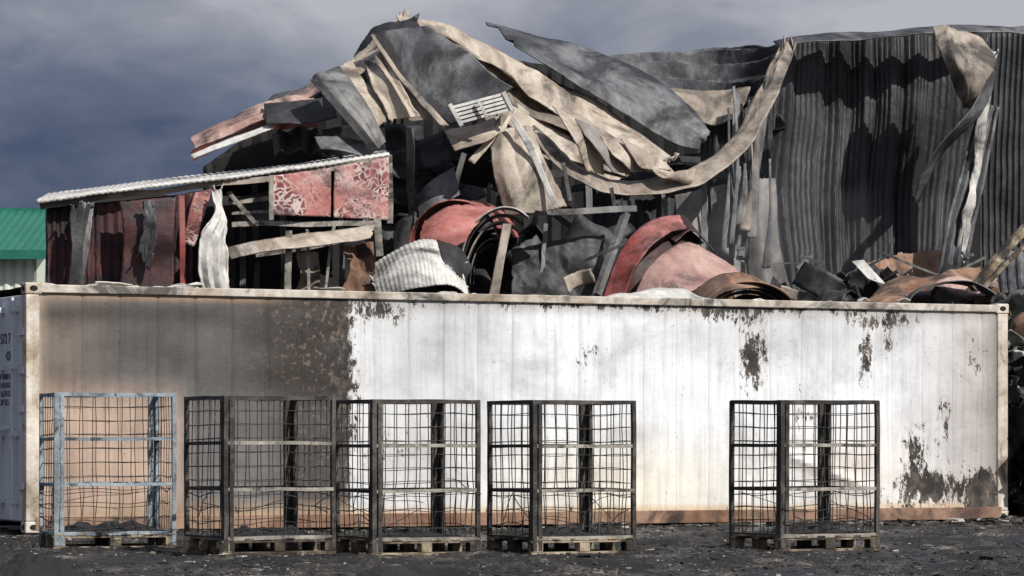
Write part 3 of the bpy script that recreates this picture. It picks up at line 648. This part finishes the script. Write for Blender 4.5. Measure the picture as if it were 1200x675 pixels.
for k,(xa,xb,ya,yb_) in enumerate(((790,829,228,218),(831,866,219,212),(869,908,214,209))):
    S('lower_lining_panel',[[(xa,ya,49.9),((xa+xb)/2,ya-4,49.8),(xb,yb_,49.9)],[(xa+5,290,49.6),((xa+xb)/2+5,288,49.5),(xb+8,288,49.7)],[(xa+12,365,49.4),((xa+xb)/2+15,365,49.3),(xb+25,365,49.5)]],'lining',nu=30,nv=50,crumple=.05,freq=.6,jag=.012)
for k in range(7):
    x=U(845,905); y0=U(95,200); y1=U(260,330); S('hanging_trim_strip',[[(x,y0,49.3),(x+3,y0,49.3)],[(x+U(-6,4),(y0+y1)/2,49.2),(x+U(3,8),(y0+y1)/2,49.2)],[(x+U(-14,2),y1,49.1),(x+U(0,4),y1,49.1)]],random.choice(['grey','beige2','slate']),nu=3,nv=30,crumple=.04)
def roll(nm,cx,cy,d,rx,ry,a0,a1,depth,mat,lean=(0,0),**kw):
    """sheet bent in an arc (degrees, 0=right, 90=top) extruded away by depth"""
    rows=[]
    for t in (0,.5,1):
        row=[]
        for k in range(9):
            an=math.radians(a0+(a1-a0)*k/8); c0=P(cx,cy,d)
            row.append(c0+Vector((rx*math.cos(an)+lean[0]*t,depth*t,ry*math.sin(an)+lean[1]*t)))
        rows.append(row)
    return S(nm,rows,mat,**kw)
roll('red_arched_sheet',532,300,45,.62,.72,170,20,1.8,'red',lean=(.3,.1),nu=60,nv=24,crumple=.05,jag=.04)
S('red_front_drop',[[(497,258,44.8),(530,240,44.8),(580,240,45)],[(492,280,44.5),(528,268,44.4),(560,262,44.6)],[(500,296,44.5),(530,290,44.4),(546,284,44.5)]],'red',nu=40,nv=20,crumple=.04,jag=.04)
for k in range(6):
    roll('sprung_ply',592-3*k,330,44.6+.12*k,.62-.07*k,1.0-.10*k,185,60,.5,['pale','char','beige2','char','grey','char'][k],nu=50,nv=5,crumple=.03,solid=.02)
S('pale_curled_sheet',[[(430,312,44.4),(458,292,44.3),(492,279,44.3),(522,282,44.4),(543,298,44.6)],[(436,330,43.9),(466,312,43.8),(498,300,43.7),(526,302,43.9),(546,318,44.2)],[(442,352,43.7),(472,340,43.5),(503,334,43.5),(530,334,43.6),(549,350,43.9)]],'pale',nu=160,nv=30,crumple=.05,corr=(.003,24,'u'),jag=.02)
S('curled_sheet_dark_lip',[[(512,280,44.3),(540,290,44.4),(556,312,44.6)],[(520,300,43.8),(536,312,43.9),(548,330,44.2)],[(530,350,43.8),(544,350,43.9),(554,350,44)]],'char',nu=24,nv=20,crumple=.04)
S('red_roll_face',[[(704,352,44.5),(720,305,44.6),(743,270,44.8),(770,254,45),(797,250,45.2)],[(726,356,44.3),(742,318,44.3),(762,290,44.5),(786,272,44.8),(806,266,45)]],'red',nu=60,nv=14,crumple=.04,jag=.03)
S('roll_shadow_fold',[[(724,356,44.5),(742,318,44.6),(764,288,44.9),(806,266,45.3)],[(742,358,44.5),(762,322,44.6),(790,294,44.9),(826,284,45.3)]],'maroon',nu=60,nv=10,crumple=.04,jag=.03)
S('pink_roll_face',[[(738,356,44.2),(760,312,44.3),(796,284,44.6),(822,286,44.8),(850,305,45)],[(756,362,44),(780,332,44),(806,312,44.2),(834,308,44.5),(868,318,44.8)],[(776,364,43.9),(800,347,43.9),(826,332,44),(852,326,44.3),(886,330,44.6)]],'pink',nu=70,nv=30,crumple=.05,jag=.03)
S('rust_roll_face',[[(800,352,43.9),(834,324,44),(868,316,44.3),(904,332,44.6)],[(818,362,43.7),(850,340,43.8),(884,336,44),(932,354,44.4)]],'rust',nu=60,nv=16,crumple=.05,jag=.04)
S('red_tip',[[(768,262,45.2),(800,250,45.4),(826,276,45.3)],[(790,282,44.9),(812,268,45),(842,292,45)]],'maroon',nu=30,nv=16,crumple=.05)
for k in range(5): roll('coiled_ply',878,368,44+.1*k,.62-.09*k,.42-.06*k,175,10,.7,['rust','char','grey','char','char'][k],nu=40,nv=5,crumple=.02)
S('sheet_behind_roll',[[(600,290,46.4),(650,280,46.5),(710,272,46.6)],[(600,350,46.2),(650,350,46.3),(706,350,46.4)]],'char',nu=50,nv=30,crumple=.12,freq=1.2)
S('bent_pale_post',[[(590,262,44.6),(600,262,44.7)],[(582,300,44.5),(592,302,44.5)],[(572,350,44.5),(584,350,44.5)]],'beige2',nu=6,nv=24,crumple=.03)
S('heap_sheet_a',[[(1000,352,45.5),(1040,330,45.8),(1090,318,46.2),(1150,308,46.6)],[(1010,362,44.8),(1050,350,45),(1100,345,45.3),(1150,336,45.8)]],'rust',nu=60,nv=18,crumple=.08,freq=1.3)
S('heap_sheet_b',[[(1060,345,45.2),(1110,326,45.4),(1170,322,45.8)],[(1066,362,44.8),(1114,350,44.9),(1172,345,45.2)]],'pink',nu=50,nv=16,crumple=.08,freq=1.4)
roll('heap_curl',1120,362,44.4,.62,.34,175,10,.8,'slate',nu=40,nv=10,crumple=.04)
S('heap_triangle',[[(998,305,46.5),(1012,304,46.5)],[(1018,326,46.3),(1040,334,46.4)]],'pale',nu=20,nv=12,crumple=.03)
a=Acc(); beam(a,(1139,338,44.5),(1206,262,44.9),.07,.05); beam(a,(1152,336,44.7),(1210,280,45),.03); a.obj('leaning_timber',M['wood'],wh)
S('heap_right_grey',[[(1160,300,46),(1185,292,46),(1230,300,46)],[(1160,350,45.6),(1190,352,45.6),(1230,352,45.6)]],'slate',nu=30,nv=20,crumple=.10,corr=(.02,6,'u'))
def scatter(nm,cnt,xr,yr,dr,szr,mat,wd=.5):
    a=Acc()
    for _ in range(cnt):
        c0=P(U(*xr),U(*yr),U(*dr)); s1=U(*szr); s2=s1*U(.3,wd+.3)
        ax=Vector((U(-1,1),U(-.4,.4),U(-.6,.6))).normalized(); bx=ax.cross(Vector((U(-.5,.5),-1,U(-.3,.6)))).normalized(); cx_=ax.cross(bx)
        bend=U(-.5,.5)*s1
        rows=[[c0+ax*s1*(u-.5)+bx*s2*(v_-.5)+cx_*bend*((u-.5)**2*4-.5)+cx_*U(-.1,.1)*s2 for u in (0,.33,.66,1)] for v_ in (0,.5,1)]
        a.grid(surf(rows,12,6,crumple=.05*s1,freq=2.2,jag=.08,seed=R()*100))
    a.obj(nm,M[mat],wh,smooth=True,solid=.015)
scatter('wreckage_black',24,(450,760),(280,352),(46.5,49),(.4,1.3),'char')
scatter('wreckage_slate',6,(560,730),(300,350),(46,48),(.3,1.0),'slate')
scatter('wreckage_slate_right',8,(930,1190),(338,356),(46,49),(.3,1.1),'slate',.3)
scatter('wreckage_char_right',22,(900,1200),(334,360),(46,49),(.3,1.0),'char',.3)
scatter('wreckage_beige',8,(560,1190),(328,352),(45,48),(.2,.6),'beige2',.3)
scatter('wreckage_rust',8,(600,1190),(328,352),(45,47),(.2,.7),'rust',.3)
scatter('wreckage_upper',16,(440,600),(160,240),(49,51),(.5,1.2),'char')
scatter('wreckage_low',50,(440,1230),(362,480),(44,50),(.6,1.8),'black')
a=Acc()
for _ in range(22):
    p=P(U(450,1190),U(290,345),U(45,49)); q=p+Vector((U(-1,1),U(-.5,.5),U(-.5,.5)))*U(.3,1.0); beam(a,p,q,U(.010,.025))
a.obj('twisted_rods',M['grey'],wh)

# thin smoke still rising inside the ruin
def smoke(px,py,d,sx_,sy_,sz_,dens):
    bpy.ops.mesh.primitive_uv_sphere_add(segments=24,ring_count=14,location=P(px,py,d)); o=bpy.context.object; o.name='smoke'; o.scale=(sx_,sy_,sz_)
    m=bpy.data.materials.new('thin_smoke'); m.use_nodes=True; n=m.node_tree.nodes; l=m.node_tree.links; n.clear()
    out=n.new('ShaderNodeOutputMaterial'); vs_=n.new('ShaderNodeVolumeScatter'); vs_.inputs['Color'].default_value=(.75,.76,.80,1); vs_.inputs['Anisotropy'].default_value=.1
    tc=n.new('ShaderNodeTexCoord'); ln=n.new('ShaderNodeVectorMath'); ln.operation='LENGTH'; l.new(tc.outputs['Object'],ln.inputs[0])
    fall=math_(n,l,'SUBTRACT',1.0,ln.outputs['Value'],True)
    nz=noise(n,l,tc.outputs['Object'],2.2,3,.6,.8); nr=ramp(n,[(.40,0),(.65,1)]); l.new(nz,nr.inputs[0])
    dd=math_(n,l,'MULTIPLY',math_(n,l,'MULTIPLY',fall,nr.outputs[0]),dens); l.new(dd,vs_.inputs['Density']); l.new(vs_.outputs[0],out.inputs['Volume'])
    o.data.materials.append(m)
smoke(900,275,48.3,1.9,.9,1.6,.26)

# ---------------------------------------------------------------- debris heap right of the container
dh=empty('debris_heap')
inv=rz.inverted()
def dscatter(nm,cnt,mat,szr):
    a=Acc()
    for _ in range(cnt):
        y=U(38.5,43); x=(U(1172,1300)-600)/F*y; zt=max(.05,2.6-(y<39.5)*.9-(x-6.2)*.15)
        c0=Vector((x,y,U(0,zt))); s1=U(*szr); s2=s1*U(.2,.7)
        ax=Vector((U(-1,1),U(-1,1),U(-1,1))).normalized(); bx=ax.cross(Vector((U(-1,1),-1,U(-1,1)))).normalized(); cx_=ax.cross(bx)
        rows=[[c0+ax*s1*(u-.5)+bx*s2*(v_-.5)+cx_*U(-.3,.3)*s1 for u in (0,.5,1)] for v_ in (0,.5,1)]
        G=surf(rows,8,5,crumple=.05*s1,freq=3,jag=.08,seed=R()*100)
        if any((lambda q:(q.x<L_+.05 and q.y<W_+.05))(inv@p) for r_ in G for p in r_): continue
        a.grid(G)
    a.obj(nm,M[mat],dh,smooth=True,solid=.012)
dscatter('black_sheets',220,'char',(.3,1.0)); dscatter('grey_sheets',110,'grey',(.15,.7)); dscatter('rust_sheets',60,'rust',(.15,.5)); dscatter('pale_scraps',60,'pale',(.08,.3))
a=Acc()
for _ in range(40):
    y=U(38.8,41); x=(U(1182,1290)-600)/F*y; z=U(.2,2.4); pts=[Vector((x+U(-.1,.1)+k*.12*random.choice((1,.6)),y+.1*math.sin(k+z*4),max(.02,z+.25*math.sin(k*.9+x*5)-.05*k))) for k in range(9)]
    a.tube([cr(pts,t/30) for t in range(31)],.009,5)
a.obj('tangled_cables',M['wire'],dh)
print('DONE objects',len(bpy.data.objects))
